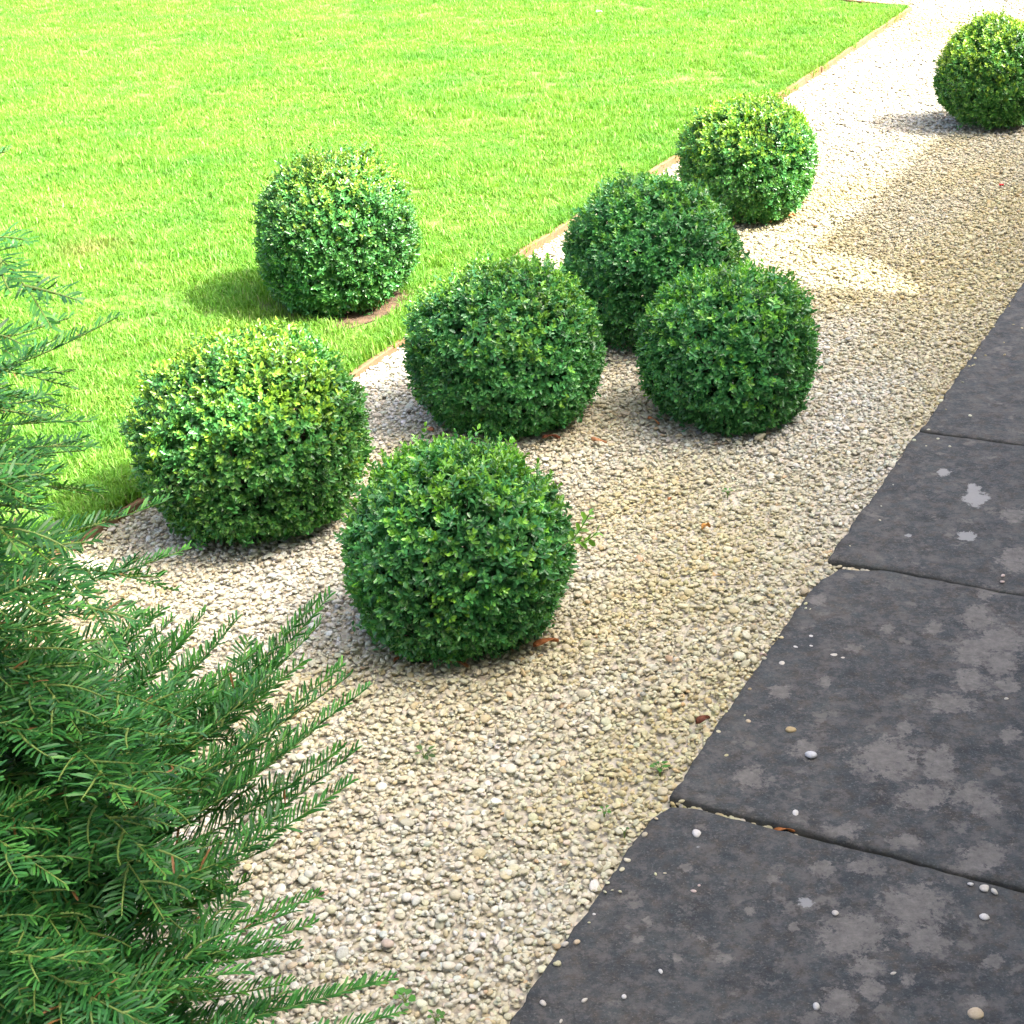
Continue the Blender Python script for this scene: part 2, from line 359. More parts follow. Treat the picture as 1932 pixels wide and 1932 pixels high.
boxm('wall', 5.62, 16, 1.25, 6.0, -.05, 2.83, M['stonewall'], hs); roofm(hs, 5.60, 16.2, .96, 2.86, 3.6, 4.5, 6.3)
for a in (.4, 3.2, 7.2, 10.2):
    wd = boxm('window', a, a+1.1, 1.20, 1.245, .9, 2.1, M['frame'], hs)
    for s_ in (.06, .58):
        pn = boxm('pane', a+s_, a+s_+.46, 1.185, 1.198, .97, 2.03, M['glass'], wd); pn.matrix_parent_inverse = Matrix.Identity(4)

# ------------------------------------------------------------------ timber lawn edging
ed_ = tag(empty('timber_edging', uv(4, -2.48)), 'low brown timber board edging between lawn and gravel', 'edging')
def board(name, pts, parent, z0=-.06, z1=.027, th=.017):
    P = np.array(pts); T = unit(np.gradient(P, axis=0)); Nn = np.stack([-T[:, 1], T[:, 0]], -1)
    V = []; r = np.random.default_rng(len(pts)*7 + int(abs(P[0, 0])*100))
    for p, n_ in zip(P, Nn):
        w = r.normal(0, .0012, 4); zt = z1 + r.normal(0, .0015)
        for s_, z in ((-.5, z0), (-.5, zt-.003), (-.36, zt), (.36, zt), (.5, zt-.003), (.5, z0)): V.append((*(p + n_*th*s_), z))
    n = len(P); F = [(k*6+j, (k+1)*6+j, (k+1)*6+(j+1) % 6, k*6+(j+1) % 6) for k in range(n-1) for j in range(6)] + [tuple(range(6)), tuple(range(6*n-1, 6*n-7, -1))]
    c = np.array(V).mean(0); V = [tuple(np.array(v) - c) for v in V]
    me = bpy.data.meshes.new(name); me.from_pydata(V, [], F)
    bm = bmesh.new(); bm.from_mesh(me); bmesh.ops.recalc_face_normals(bm, faces=bm.faces); bm.to_mesh(me); bm.free()
    o = link(name, me, M['timber'], parent, False); local(o, parent); o.location = c; return o
cuts_ = [-1.5, .6, 2.62, 4.15, 5.6, 6.75, 8.2, 10.16]
for k in range(len(cuts_)-1):
    us = np.linspace(cuts_[k] + .004, cuts_[k+1] - .004, 9)
    off = .004*((k*37) % 5 - 2)/2
    board('board', [uv(u, edge_v(u) + off)[:2] for u in us], ed_, z1=(.010 if k < 3 else .027) + .003*((k*13) % 3 - 1))
for k in range(3):
    vs_ = np.linspace(-2.55 - 2.2*k - .004, -2.55 - 2.2*(k+1), 5)
    board('board', [uv(far_u(v) + .012, v)[:2] for v in vs_], ed_)
for u in (1.7, 3.4, 4.9, 6.4, 7.6, 9.3):
    p = uv(u, edge_v(u) - .026)
    o = boxm('peg', u-.018, u+.018, edge_v(u)-.044, edge_v(u)-.013, -.06, .020, M['timber'], ed_)

# ------------------------------------------------------------------ gravel
HID = bpy.data.collections.new('prototypes')
def proto_pebble(seed, jag):
    r = np.random.default_rng(seed); bm = bmesh.new(); bmesh.ops.create_icosphere(bm, subdivisions=2, radius=1)
    P = np.array([v.co[:] for v in bm.verts])
    ax = np.array([1.0, r.uniform(.62, .95), r.uniform(.34, .58)])
    Q = P*(1 + .16*vnoise(P, 1.1, seed)[:, None] + .05*vnoise(P, 2.6, seed+50)[:, None])
    for k in range(jag):                                   # broken faces
        d = unit(r.normal(size=3)); h = r.uniform(.55, .85); e = Q @ d; Q = Q - np.where(e > h, (e - h)*.85, 0)[:, None]*d
    Q *= ax
    for v, q in zip(bm.verts, Q): v.co = q
    me = bpy.data.meshes.new('pebble'); bm.to_mesh(me); bm.free(); me.materials.append(M['pebble'])
    me.polygons.foreach_set('use_smooth', [True]*len(me.polygons)); return me
PEB = [proto_pebble(100+k, k % 4) for k in range(14)]
for k, me in enumerate(PEB):
    o = bpy.data.objects.new('pebble_shape', me); HID.objects.link(o)
def stone_colours(n, r, xy=None):
    pal = np.array([(.60,.54,.44),(.55,.48,.36),(.64,.60,.53),(.54,.50,.43),(.50,.40,.25),(.58,.52,.45),(.70,.67,.63),(.43,.38,.29),(.52,.52,.51),(.32,.26,.20),(.54,.36,.23),(.24,.25,.27)])
    pr = np.array([.23,.16,.16,.13,.07,.10,.06,.04,.025,.012,.008,.005]); pr /= pr.sum()
    pal = np.minimum(pal*np.array([1.02, 1.125, 1.17]), .80); pal = (pal*.76 + .24*pal[:7].mean(0))*.97; c = pal[r.choice(len(pal), n, p=pr)]*np.clip(r.normal(1, .075, (n, 1)), .75, 1.2)*np.clip(r.normal(1, .025, (n, 3)), .9, 1.1)
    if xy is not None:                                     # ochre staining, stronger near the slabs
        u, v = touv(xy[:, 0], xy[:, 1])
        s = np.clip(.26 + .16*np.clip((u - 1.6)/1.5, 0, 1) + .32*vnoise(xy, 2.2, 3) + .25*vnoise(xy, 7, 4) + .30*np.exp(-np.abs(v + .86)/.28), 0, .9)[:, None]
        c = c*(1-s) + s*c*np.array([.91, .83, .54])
        g = np.clip((u - 2.6)/3.2, 0, 1)[:, None]; c = c*(1 - g*np.array([.26, .27, .30]))          # stone colour darkened farther along, in place of deeper shade
    return c
def instancer(name, P, rot, scl, idx, col, coll, aname='stone'):
    me = bpy.data.meshes.new(name); n = len(P); me.vertices.add(n); me.vertices.foreach_set('co', P.astype(np.float32).ravel())
    for an, ty, da, fld in (('rot', 'FLOAT_VECTOR', rot, 'vector'), ('scl', 'FLOAT_VECTOR', scl, 'vector'), ('idx', 'INT', idx, 'value')):
        a = me.attributes.new(an, ty, 'POINT'); a.data.foreach_set(fld, np.ascontiguousarray(da, np.int32 if ty == 'INT' else np.float32).ravel())
    if col is not None:
        a = me.attributes.new(aname, 'FLOAT_COLOR', 'POINT'); c4 = np.ones((n, 4), np.float32); c4[:, :3] = col; a.data.foreach_set('color', c4.ravel())
    o = bpy.data.objects.new(name, me); COL.objects.link(o)
    ng = bpy.data.node_groups.new(name, 'GeometryNodeTree')
    ng.interface.new_socket('Geometry', in_out='INPUT', socket_type='NodeSocketGeometry'); ng.interface.new_socket('Geometry', in_out='OUTPUT', socket_type='NodeSocketGeometry')
    gi = ng.nodes.new('NodeGroupInput'); go = ng.nodes.new('NodeGroupOutput'); ip = ng.nodes.new('GeometryNodeInstanceOnPoints')
    ci = ng.nodes.new('GeometryNodeCollectionInfo'); ci.inputs[0].default_value = coll; ci.inputs['Separate Children'].default_value = True; ci.inputs['Reset Children'].default_value = True
    ip.inputs['Pick Instance'].default_value = True
    def na(nm, ty):
        x = ng.nodes.new('GeometryNodeInputNamedAttribute'); x.data_type = ty; x.inputs[0].default_value = nm; return x.outputs[0]
    er = ng.nodes.new('FunctionNodeEulerToRotation')
    ng.links.new(na('rot', 'FLOAT_VECTOR'), er.inputs[0])
    ng.links.new(gi.outputs[0], ip.inputs['Points']); ng.links.new(ci.outputs[0], ip.inputs['Instance'])
    ng.links.new(na('idx', 'INT'), ip.inputs['Instance Index']); ng.links.new(er.outputs[0], ip.inputs['Rotation']); ng.links.new(na('scl', 'FLOAT_VECTOR'), ip.inputs['Scale'])
    ng.links.new(ip.outputs[0], go.inputs[0])
    md = o.modifiers.new('scatter', 'NODES'); md.node_group = ng
    return o
def gravel_points(u0, u1, v0, v1, dens, zlo, zhi, smin, smax, r):
    n = int((u1-u0)*(v1-v0)*dens); u = r.uniform(u0, u1, n); v = r.uniform(v0, v1, n)
    keep = np.where(u < np.where(v < -2.53, far_u(v), CORNER_U) + .03, v > edge_v(u) + .013, True) & (v < VE - .004)
    u, v = u[keep], v[keep]; n = len(u)
    s = smin*(smax/smin)**(r.beta(1.3, 2.6, n))
    keep = v + s*.7 < VE + .012*r.random(n)**3
    u, v, s = u[keep], v[keep], s[keep]; n = len(u)
    z = r.uniform(zlo, zhi, n)
    return uva(u, v, z), s
gp_ = []
YB = np.array([-1.20, 1.98, 0.0])
gp_.append(gravel_points(.2, 7.0, -2.5, VE, 6000, -.010, -.006, .0042, .0100, RNG))
gp_.append(gravel_points(.2, 7.0, -2.5, VE, 8200, -.007, .000, .003, .0098, RNG))
gp_.append(gravel_points(.2, 7.0, -2.5, VE, 1300, -.003, .003, .005, .0130, RNG))
gp_.append(gravel_points(7.0, 11.5, -2.56, VE, 5000, -.010, -.001, .006, .0135, RNG))
gp_.append(gravel_points(10.1, 14.5, -7, -2.5, 2600, -.010, -.001, .008, .016, RNG))
gp_.append(gravel_points(11.5, 14.5, -2.56, VE, 2600, -.010, -.001, .008, .016, RNG))
for (a0, a1, b0_, b1_, nn) in ((2.03, 2.112, VE-.01, VE+.06, 70), (2.091, 2.10, VE+.03, -.62, 45), (2.93, 3.04, VE-.01, VE+.085, 120), (3.028, 3.034, VE, -.75, 16)):
    uu = RNG.uniform(a0, a1, nn); vv = RNG.uniform(b0_, b1_, nn); gp_.append((uva(uu, vv, RNG.uniform(-.005, .002, nn)), RNG.uniform(.004, .008, nn)))
uu = RNG.uniform(.9, 5.1, 75); gp_.append((uva(uu, VE + .004 + RNG.exponential(.022, 75), .0125 + 0*uu), RNG.uniform(.002, .0055, 75)))     # grit kicked onto the slab edge
GP = np.concatenate([g[0] for g in gp_]); GS = np.concatenate([g[1] for g in gp_]); kp = np.linalg.norm(GP[:, :2] - YB[:2], axis=1) > .42 + .07*vnoise(GP[:, :2], 9, 31); GP, GS = GP[kp], GS[kp]; n = len(GP)
GP[:, 2] += .0012*vnoise(GP[:, :2], 3, 9)
rot = np.stack([RNG.normal(0, .22, n), RNG.normal(0, .22, n), RNG.uniform(0, 6.28, n)], 1)
scl = GS[:, None]*np.clip(RNG.normal(1, .14, (n, 3)), .65, 1.4)
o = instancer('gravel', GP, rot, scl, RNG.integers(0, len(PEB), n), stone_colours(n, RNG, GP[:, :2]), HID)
tag(o, 'pale buff rounded gravel spread between the lawn and the dark slabs', 'gravel', kind='stuff')
print('pebbles', n)

# ------------------------------------------------------------------ box balls
EYE = np.array([0, 0, CAM_H])
def place_ball(x0, x1, yt, yb, lift):
    cx, cy = (x0+x1)/2, (yt+yb)/2; z = .2
    for k in range(30):
        c = at_z(cx, cy, z); D = np.linalg.norm(c-EYE); r = (x1-x0)/2/1932/FPX*D
        ha = (yb-yt)/2/1932/FPX*D; el = math.asin((CAM_H-z)/D)
        rz = math.sqrt(max((ha**2 - (r*math.sin(el))**2), .3*r*r))/math.cos(el)
        z = .5*z + .5*lift*rz
    return c, r, rz
def make_ball(name, box, lift, seed, young_sun, young_sun_col, dark, top_tufts=1.0, power=2.0, label='', skew=(0, 0), sprigs=(), thin=0.0):
    c, r, rz = place_ball(*box, lift); rg = np.random.default_rng(seed)
    root = tag(empty(name, (c[0], c[1], 0)), label, 'shrub', 'clipped box balls on the gravel and lawn')
    leafV, leafF, leafC, off = [], [], [], 0
    def surf(d):                                           # radius along direction d
        e = (np.abs(d[:, 0]/r)**power + np.abs(d[:, 1]/r)**power + np.abs(d[:, 2]/rz)**power)**(-1/power)
        low = np.clip(-d[:, 2], 0, 1)
        return e*(1 + .046*vnoise(d, 2.3, seed) + .032*vnoise(d, 7, seed+1) + .016*vnoise(d, 15, seed+2) + d[:, 0]*skew[0] + d[:, 2]*skew[1])
    def add(B, D, N, L, Wd, C):
        nonlocal off
        v, f, cc = leaf_blades(B, D, N, L, Wd, C); leafV.append(v); leafF.append(f + off); leafC.append(cc); off += len(v)
    ns = int(3200*(r/.26)**2)
    d = unit(rg.normal(size=(ns*2, 3))); d = d[d[:, 2] > -.80][:ns]; ns = len(d)
    R = surf(d)*.955 + .004*rg.normal(size=ns)
    tuft = rg.random(ns) < .13*top_tufts; R += np.where(tuft, rg.uniform(.004, .030, ns)*np.clip(.4 + d[:, 2], .2, 1.1), 0)
    if thin: keep = rg.random(ns) > thin; d, R = d[keep], R[keep]; ns = len(d)
    tip = c + d*R[:, None]
    ax = unit(d + np.array([0, 0, .55])*rg.uniform(.3, 1.2, (ns, 1)) + .38*rg.normal(size=(ns, 3)))
    ref = unit(np.cross(ax, rg.normal(size=(ns, 3)))); ref2 = np.cross(ax, ref)
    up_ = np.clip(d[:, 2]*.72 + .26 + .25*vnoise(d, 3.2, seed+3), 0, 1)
    yprob = np.clip(young_sun*(up_**2.2)*1.9, 0, .95)  # new growth on top; on sunlit balls it also carries painted-in sunlight
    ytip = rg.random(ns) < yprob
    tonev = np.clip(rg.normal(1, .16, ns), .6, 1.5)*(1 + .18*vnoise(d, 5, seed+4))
    dk = np.array(dark); yc = np.array(young_sun_col)
    for k in range(6):                                     # pairs of leaves back along each shoot
        age = k/5.0; B0 = tip - ax*(.0065*k + .002)
        for sg in (-1, 1):
            side = (ref if k % 2 == 0 else ref2)*sg
            al = (.45 + .17*k) + .22*rg.normal(size=ns)
            D = unit(ax*np.cos(al)[:, None] + side*np.sin(al)[:, None]); N = unit(ax*np.sin(al)[:, None] - side*np.cos(al)[:, None] + .30*rg.normal(size=(ns, 3)) + np.array([0, 0, .25]) + .7*d)
            L = (.0090 + .0066*min(1, .25 + .3*k))*np.clip(rg.normal(1, .18, ns), .5, 1.5); Wd = L*rg.uniform(.42, .56, ns)
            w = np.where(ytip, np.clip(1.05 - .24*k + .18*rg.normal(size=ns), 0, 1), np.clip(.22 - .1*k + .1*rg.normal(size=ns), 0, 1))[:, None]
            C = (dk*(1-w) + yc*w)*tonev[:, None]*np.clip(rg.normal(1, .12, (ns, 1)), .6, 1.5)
            ok = B0[:, 2] > .006
            add(B0[ok], D[ok], N[ok], L[ok], Wd[ok], C[ok])
    ni = 9000                                              # older leaves inside
    di = unit(rg.normal(size=(ni, 3))); Ri = surf(di)*rg.uniform(.50, .92, ni); B0 = c + di*Ri[:, None]; ok = B0[:, 2] > .01
    D = unit(di + .9*rg.normal(size=(ni, 3))); N = unit(di + .6*rg.normal(size=(ni, 3))); L = rg.uniform(.013, .019, ni)
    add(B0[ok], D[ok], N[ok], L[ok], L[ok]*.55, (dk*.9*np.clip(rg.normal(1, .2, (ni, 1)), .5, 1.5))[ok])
    me = np_mesh('foliage', np.concatenate(leafV) - np.array([c[0], c[1], 0]), [np.concatenate(leafF)], np.concatenate(leafC))
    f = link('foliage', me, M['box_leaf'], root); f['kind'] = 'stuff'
    # stems
    for k in range(5):
        a = k*1.257 + seed; q = np.array([math.cos(a), math.sin(a), 0])
        P = [np.array([.02*q[0], .02*q[1], -.03]), .045*q + np.array([0, 0, .05]), .10*q + np.array([0, 0, .13]), .14*q*r/.25 + np.array([0, 0, .22]), .15*q*r/.25 + np.array([0, 0, min(.30, c[2]+rz*.6)])]
        link('stem', tubes_mesh('stem', [(P, np.array([.012, .010, .008, .005, .003]))]), M['bark'], root)
    tw = []
    for k in range(150):
        dd = unit(rg.normal(size=3)); 
        if dd[2] < -.55: continue
        Re = surf(dd[None])[0]; e = np.array([0, 0, c[2]]) + dd*Re*.93; s0 = np.array([0, 0, .10]) + dd*np.array([.4, .4, .35])*Re
        if e[2] < .01 or s0[2] < .01: continue
        mid = (s0+e)/2 + .012*rg.normal(size=3); tw.append(([s0, mid, e], np.array([.0028, .002, .0012])))
    link('twigs', tubes_mesh('twigs', tw, 4), M['bark'], root)
    for P0, P1, nl in sprigs:                              # stray shoots
        P0, P1 = np.array(P0), np.array(P1); o_ = np.array([c[0], c[1], 0])
        sp = [P0 + (P1-P0)*t + np.array([0, 0, -.012*math.sin(t*3)]) for t in np.linspace(0, 1, 6)]
        st = link('stray_shoot', tubes_mesh('stray_shoot', [([x - o_ for x in sp], .0012)], 5), M['yew_twig'], root)
        ts = np.repeat(np.linspace(.25, 1, nl), 2); sg = np.tile([-1, 1], nl)
        B0 = P0 + (P1-P0)*ts[:, None] + np.array([0, 0, -1])*(.012*np.sin(ts*3))[:, None]; A = unit((P1-P0)[None])
        S = unit(np.cross(A, [[0, 0, 1.]])); alt = np.where((np.arange(len(ts))//2) % 2 == 0, 1, 0)[:, None]; S2 = np.cross(S, A)
        D = unit(A*.75 + (S*alt + S2*(1-alt))*sg[:, None] + .15*rg.normal(size=(len(ts), 3)))
        N = unit(np.array([[0, 0, 1.]]) + .3*rg.normal(size=(len(ts), 3))); L = rg.uniform(.013, .02, len(ts))
        v, ff, cc = leaf_blades(B0 - o_, D, N, L, L*.55, np.tile(yc*.8, (len(ts), 1)))
        link('leaves', np_mesh('leaves', v, [ff], cc), M['box_leaf'], st)['kind'] = 'stuff'
    return c, r, rz
DK = (.060, .238, .072); DK2 = (.060, .225, .056)
YG = (.23, .42, .04); YL = (.27, .46, .05)
BALLS = {}
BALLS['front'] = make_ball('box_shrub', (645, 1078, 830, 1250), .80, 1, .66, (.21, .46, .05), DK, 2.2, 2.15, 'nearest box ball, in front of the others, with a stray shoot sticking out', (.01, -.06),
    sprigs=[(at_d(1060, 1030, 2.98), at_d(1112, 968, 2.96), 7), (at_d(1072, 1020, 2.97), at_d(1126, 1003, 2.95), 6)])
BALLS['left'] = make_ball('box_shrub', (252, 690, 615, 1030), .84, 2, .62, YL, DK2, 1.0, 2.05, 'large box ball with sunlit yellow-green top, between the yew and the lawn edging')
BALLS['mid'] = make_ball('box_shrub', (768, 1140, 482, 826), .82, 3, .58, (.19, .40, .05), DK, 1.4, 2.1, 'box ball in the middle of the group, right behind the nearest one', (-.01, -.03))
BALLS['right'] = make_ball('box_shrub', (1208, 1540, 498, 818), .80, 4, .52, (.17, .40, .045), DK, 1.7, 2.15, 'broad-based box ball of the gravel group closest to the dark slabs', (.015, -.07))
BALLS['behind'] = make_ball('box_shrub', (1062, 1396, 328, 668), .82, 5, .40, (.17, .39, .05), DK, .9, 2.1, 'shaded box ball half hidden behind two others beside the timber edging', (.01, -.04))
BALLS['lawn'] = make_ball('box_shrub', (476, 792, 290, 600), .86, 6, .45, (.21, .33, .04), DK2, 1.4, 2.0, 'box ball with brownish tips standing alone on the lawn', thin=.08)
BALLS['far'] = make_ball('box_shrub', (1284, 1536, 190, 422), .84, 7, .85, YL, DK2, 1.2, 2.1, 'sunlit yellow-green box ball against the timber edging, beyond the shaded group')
BALLS['far_right'] = make_ball('box_shrub', (1778, 1972, 40, 242), .86, 8, .95, (.30, .46, .05), (.07, .225, .05), 1.0, 2.1, 'farthest box ball, cut off by the right edge of the picture')  # leaf colours yellowed and lightened to stand in for sun on its near side
for k, v in BALLS.items(): print(k, np.round(v[0], 3), round(v[1], 3), round(v[2], 3))

# ------------------------------------------------------------------ grass
HG = bpy.data.collections.new('grass_prototypes')
def proto_tuft(seed, nb=95, rad=.05, hmax=.029):
    r = np.random.default_rng(seed); a = r.uniform(0, 6.28, nb); q = rad*np.sqrt(r.random(nb)); B = np.stack([q*np.cos(a), q*np.sin(a), 0*a], -1)
    h = hmax*np.clip(r.normal(.8, .2, nb), .35, 1.25); az = r.uniform(0, 6.28, nb); ln = np.abs(r.normal(.45, .3, nb)); w = r.uniform(.0009, .0017, nb)
    out = np.stack([np.cos(az), np.sin(az), 0*az], -1); sd = np.stack([-np.sin(az), np.cos(az), 0*az], -1); Z = np.array([0, 0, 1.])
    m_ = B + out*(h*ln*.35)[:, None] + Z*(h*.6)[:, None]; t_ = B + out*(h*ln)[:, None] + Z*(h*(1.02 - .25*ln))[:, None]
    V = np.stack([B - sd*w[:, None]*.8, B + sd*w[:, None]*.8, m_ - sd*w[:, None], m_ + sd*w[:, None], t_], 1).reshape(-1, 3); k = np.arange(nb)*5
    c = np.array([(.130, .315, .034), (.168, .350, .050), (.105, .27, .030), (.225, .38, .085), (.36, .40, .18)])[r.choice(5, nb, p=[.36, .28, .2, .14, .02])]
    c = c*np.clip(r.normal(1, .12, (nb, 1)), .7, 1.3)
    me = np_mesh('tuft', V, [np.stack([k, k+1, k+3, k+2], 1), np.stack([k+2, k+3, k+4], 1)], np.repeat(c, 5, 0)); me.materials.append(M['grass'])
    me.polygons.foreach_set('use_smooth', [True]*len(me.polygons)); return me
for k in range(10):
    o = bpy.data.objects.new('tuft_shape', proto_tuft(300+k)); HG.objects.link(o)
def tufts(u0, u1, v0, v1, dens):
    n = int((u1-u0)*(v1-v0)*dens); return RNG.uniform(u0, u1, n), RNG.uniform(v0, v1, n)
tu = [tufts(1.2, 6.5, -6.5, -2.4, 620), tufts(6.5, CORNER_U+1.2, -6.5, -2.4, 430), tufts(4.0, CORNER_U+2.4, -10.5, -6.5, 380), tufts(-.5, 1.2, -4.5, -2.4, 200)]
ue = RNG.uniform(.5, CORNER_U, 3600); tu.append((ue, edge_v(ue) - .045 - .03*RNG.random(3600)))     # thick rim along the boards
U = np.concatenate([t[0] for t in tu]); V_ = np.concatenate([t[1] for t in tu])
lc_ = BALLS['lawn'][0]; lu, lv = touv(lc_[0], lc_[1])
X = uva(U, V_, LZ - .002 + 0*U)
dl = np.linalg.norm(X[:, :2] - lc_[:2] - np.array([.03, -.05]), axis=1)
keep = (V_ < edge_v(U) - .035 - .012*vnoise(X[:, :2], 12, 5)) & (U < far_u(V_) - .04) & (dl > .20 + .03*vnoise(X[:, :2], 20, 77))
X = X[keep]; n = len(X)
s = np.clip(RNG.normal(1, .13, n), .6, 1.5)
scl = np.stack([s, s, s*np.clip(1 + .22*vnoise(X[:, :2], 3.5, 21), .6, 1.5)], 1)
o = instancer('lawn_grass', X, np.stack([RNG.normal(0, .10, n), RNG.normal(0, .10, n), RNG.uniform(0, 6.28, n)], 1), scl, RNG.integers(0, 10, n), None, HG)
tag(o, 'short bright green grass blades of the lawn', 'grass', kind='stuff'); print('tufts', n)
# bare soil under the lawn ball
an = np.arange(40)/40*6.283; rr = .215 + .02*np.sin(an*3 + 1) + .012*np.sin(an*7)
cc = lc_[:2] + np.array([.03, -.05])
sheet('soil_patch', [(cc[0] + q*math.cos(a), cc[1] + q*math.sin(a)) for a, q in zip(an, rr)], LZ + .004, M['soil'], 'patch of bare brown soil under the ball on the lawn', 'soil')

# ------------------------------------------------------------------ yew
an = np.arange(48)/48*6.283; rr = .50 + .03*np.sin(an*3 + 2) + .02*np.sin(an*8)
sheet('needle_litter', [(YB[0] + q*math.cos(a), YB[1] + q*math.sin(a)) for a, q in zip(an, rr)], -.006, M['soil'], 'dark brown litter on the ground beneath the yew', 'litter')
YB = np.array([-1.20, 1.98, 0.0])
yew = tag(empty('yew_shrub', YB), 'feathery dark green yew shrub reaching in from the left edge', 'shrub')
ry = np.random.default_rng(55)
trunk = [YB*0 + np.array([.015*math.sin(z*5), .012*math.cos(z*4), z]) for z in np.linspace(-.05, 1.45, 12)]
link('trunk', tubes_mesh('trunk', [(trunk, np.linspace(.035, .006, 12))], 8), M['yew_bark'], yew)
Ygreen = np.array([(.022, .105, .024), (.031, .138, .030), (.043, .17, .032), (.064, .205, .038)])
def needles_along(P, lift, side_ax, lenf, tone, r):
    """two flat ranks of needles along polyline P"""
    P = np.asarray(P); seg = np.linalg.norm(np.diff(P, axis=0), axis=1); cum = np.concatenate([[0], np.cumsum(seg)]); tot = cum[-1]
    n = max(4, int(tot/.0026)); t = np.linspace(.03*tot, tot, n); B = np.stack([np.interp(t, cum, P[:, i]) for i in range(3)], -1)
    A = unit(np.stack([np.interp(t, cum, unit(np.gradient(P, axis=0))[:, i]) for i in range(3)], -1))
    S = unit(np.cross(A, side_ax)); U_ = np.cross(S, A); sg = np.where(np.arange(n) % 2 == 0, 1, -1)[:, None]
    tt = t/tot; al = (1.05 - .45*tt**3 + .12*r.normal(size=n))[:, None]
    D = unit(A*np.cos(al) + S*sg*np.sin(al) + U_*(.22 + lift + .20*r.normal(size=(n, 1))))
    L = .027*lenf*np.clip(r.normal(1, .12, n), .6, 1.3)*np.clip(1.15 - .75*tt**4, .3, 1)*np.clip(.5 + 4*tt, .5, 1)
    N = unit(U_ + .35*r.normal(size=(n, 3)))
    c = Ygreen[r.choice(4, n, p=[.25, .35, .27, .13])]*tone*np.clip(r.normal(1, .15, (n, 1)), .6, 1.5)
    c = c*(1 + (tt[:, None] > .8)*np.array([.5, .35, .1])*((tt[:, None]-.8)/.2))
    dead = r.random(n) < .006; c[dead] = (.22, .11, .04)
    return B, D, N, L, c
def needle_mesh(parts):
    B, D, N, L, C = [np.concatenate(x) for x in zip(*parts)]
    S = unit(np.cross(D, N)); N = np.cross(S, D); w = .0016; L = L[:, None]
    V = np.stack([B - S*w*.5, B + S*w*.5, B + D*L*.5 + S*w + N*L*.05, B + D*L*.5 - S*w + N*L*.05, B + D*L*.88 + S*w*.8 - N*L*.00, B + D*L*.88 - S*w*.8, B + D*L - N*L*.04], 1).reshape(-1, 3)
    k = np.arange(len(B))*7
    return np_mesh('needles', V, [np.stack([k, k+1, k+2, k+3], 1), np.stack([k+3, k+2, k+4, k+5], 1), np.stack([k+5, k+4, k+6], 1)], np.repeat(C, 7, 0))
def bez(a, b_, c_, n=14):
    t = np.linspace(0, 1, n)[:, None]; return (1-t)**2*a + 2*t*(1-t)*b_ + t*t*c_
ncount = 0
def yew_branch(P, side_len, n_side, tone, start=.25, r=ry, sub=True, rad=.0045, lift=0.0, nl=1.0):
    """P: main axis polyline in world space; lateral shoots alternate in a nearly flat plane"""
    global ncount
    P = np.asarray(P); T = unit(np.gradient(P, axis=0)); stems = [(P - YB, np.linspace(rad, .0009, len(P)))]
    roll = r.normal(0, .25); upv = unit(np.array([math.sin(roll)*.5, r.normal(0, .2), 1.0]))
    k0 = int(len(P)*start*.8); parts = [needles_along(P[k0:], lift, upv, nl, tone, r)]
    for k in range(n_side):
        f = start + (1-start)*.88*(k + .5)/n_side; x = f*(len(P)-1); i = int(x); q = P[i] + (P[min(i+1, len(P)-1)] - P[i])*(x-i); t = T[i]
        s_ = unit(np.cross(t, upv))*(1 if k % 2 else -1); L = side_len*(1.15 - .8*f)*r.uniform(.65, 1.2)
        d0 = unit(t*.75 + s_*.8 + .15*r.normal(size=3)); d1 = unit(t*1.0 + s_*.45 + np.array([0, 0, -.10]) + .15*r.normal(size=3))
        sp = bez(q, q + d0*L*.5, q + d0*L*.5 + d1*L*.5, 9); stems.append((sp - YB, np.linspace(.0022, .0008, 9)))
        parts.append(needles_along(sp, 0, unit(upv + .25*r.normal(size=3)), .95, tone*r.uniform(.85, 1.15), r))
        if sub and L > .12:
            for j in range(int(L/.055)):
                ff = .25 + .6*r.random(); q2 = sp[int(ff*8)]; t2 = unit(sp[min(8, int(ff*8)+1)] - sp[int(ff*8)-1]); s2 = unit(np.cross(t2, upv))*(1 if j % 2 else -1)
                e = q2 + unit(t2*.8 + s2*.75 + .2*r.normal(size=3))*L*r.uniform(.25, .5); sp2 = bez(q2, (q2+e)/2 + np.array([0, 0, .008]), e, 6)
                stems.append((sp2 - YB, np.linspace(.0014, .0007, 6))); parts.append(needles_along(sp2, 0, upv, .9, tone*r.uniform(.85, 1.2), r))
    b_ = link('branch', tubes_mesh('branch', stems, 5), M['yew_twig'], yew)
    me = needle_mesh([(B - YB, D, N, L, C) for B, D, N, L, C in parts]); ncount += len(me.vertices)//7
    nn_ = link('needles', me, M['yew'], b_); nn_['kind'] = 'stuff'
# the body of the bush
for k in range(40):
    z0 = .06 + 1.28*((k*.618) % 1)**.9; az = math.radians(-100 + 180*((k*.381966*1.7) % 1)) + .2*ry.normal()
    reach = np.interp(z0, [0, .25, .6, .9, 1.15, 1.4], [.52, .55, .48, .38, .28, .15])*ry.uniform(.75, 1.05)
    d = np.array([math.cos(az), math.sin(az), 0]); a = YB + np.array([0, 0, z0])
    e = a + d*reach + np.array([0, 0, reach*ry.uniform(.05, .40)]); m_ = a + d*reach*.5 + np.array([0, 0, reach*ry.uniform(.12, .30)])
    yew_branch(bez(a, m_, e), reach*.42, 11, ry.uniform(.75, 1.1))
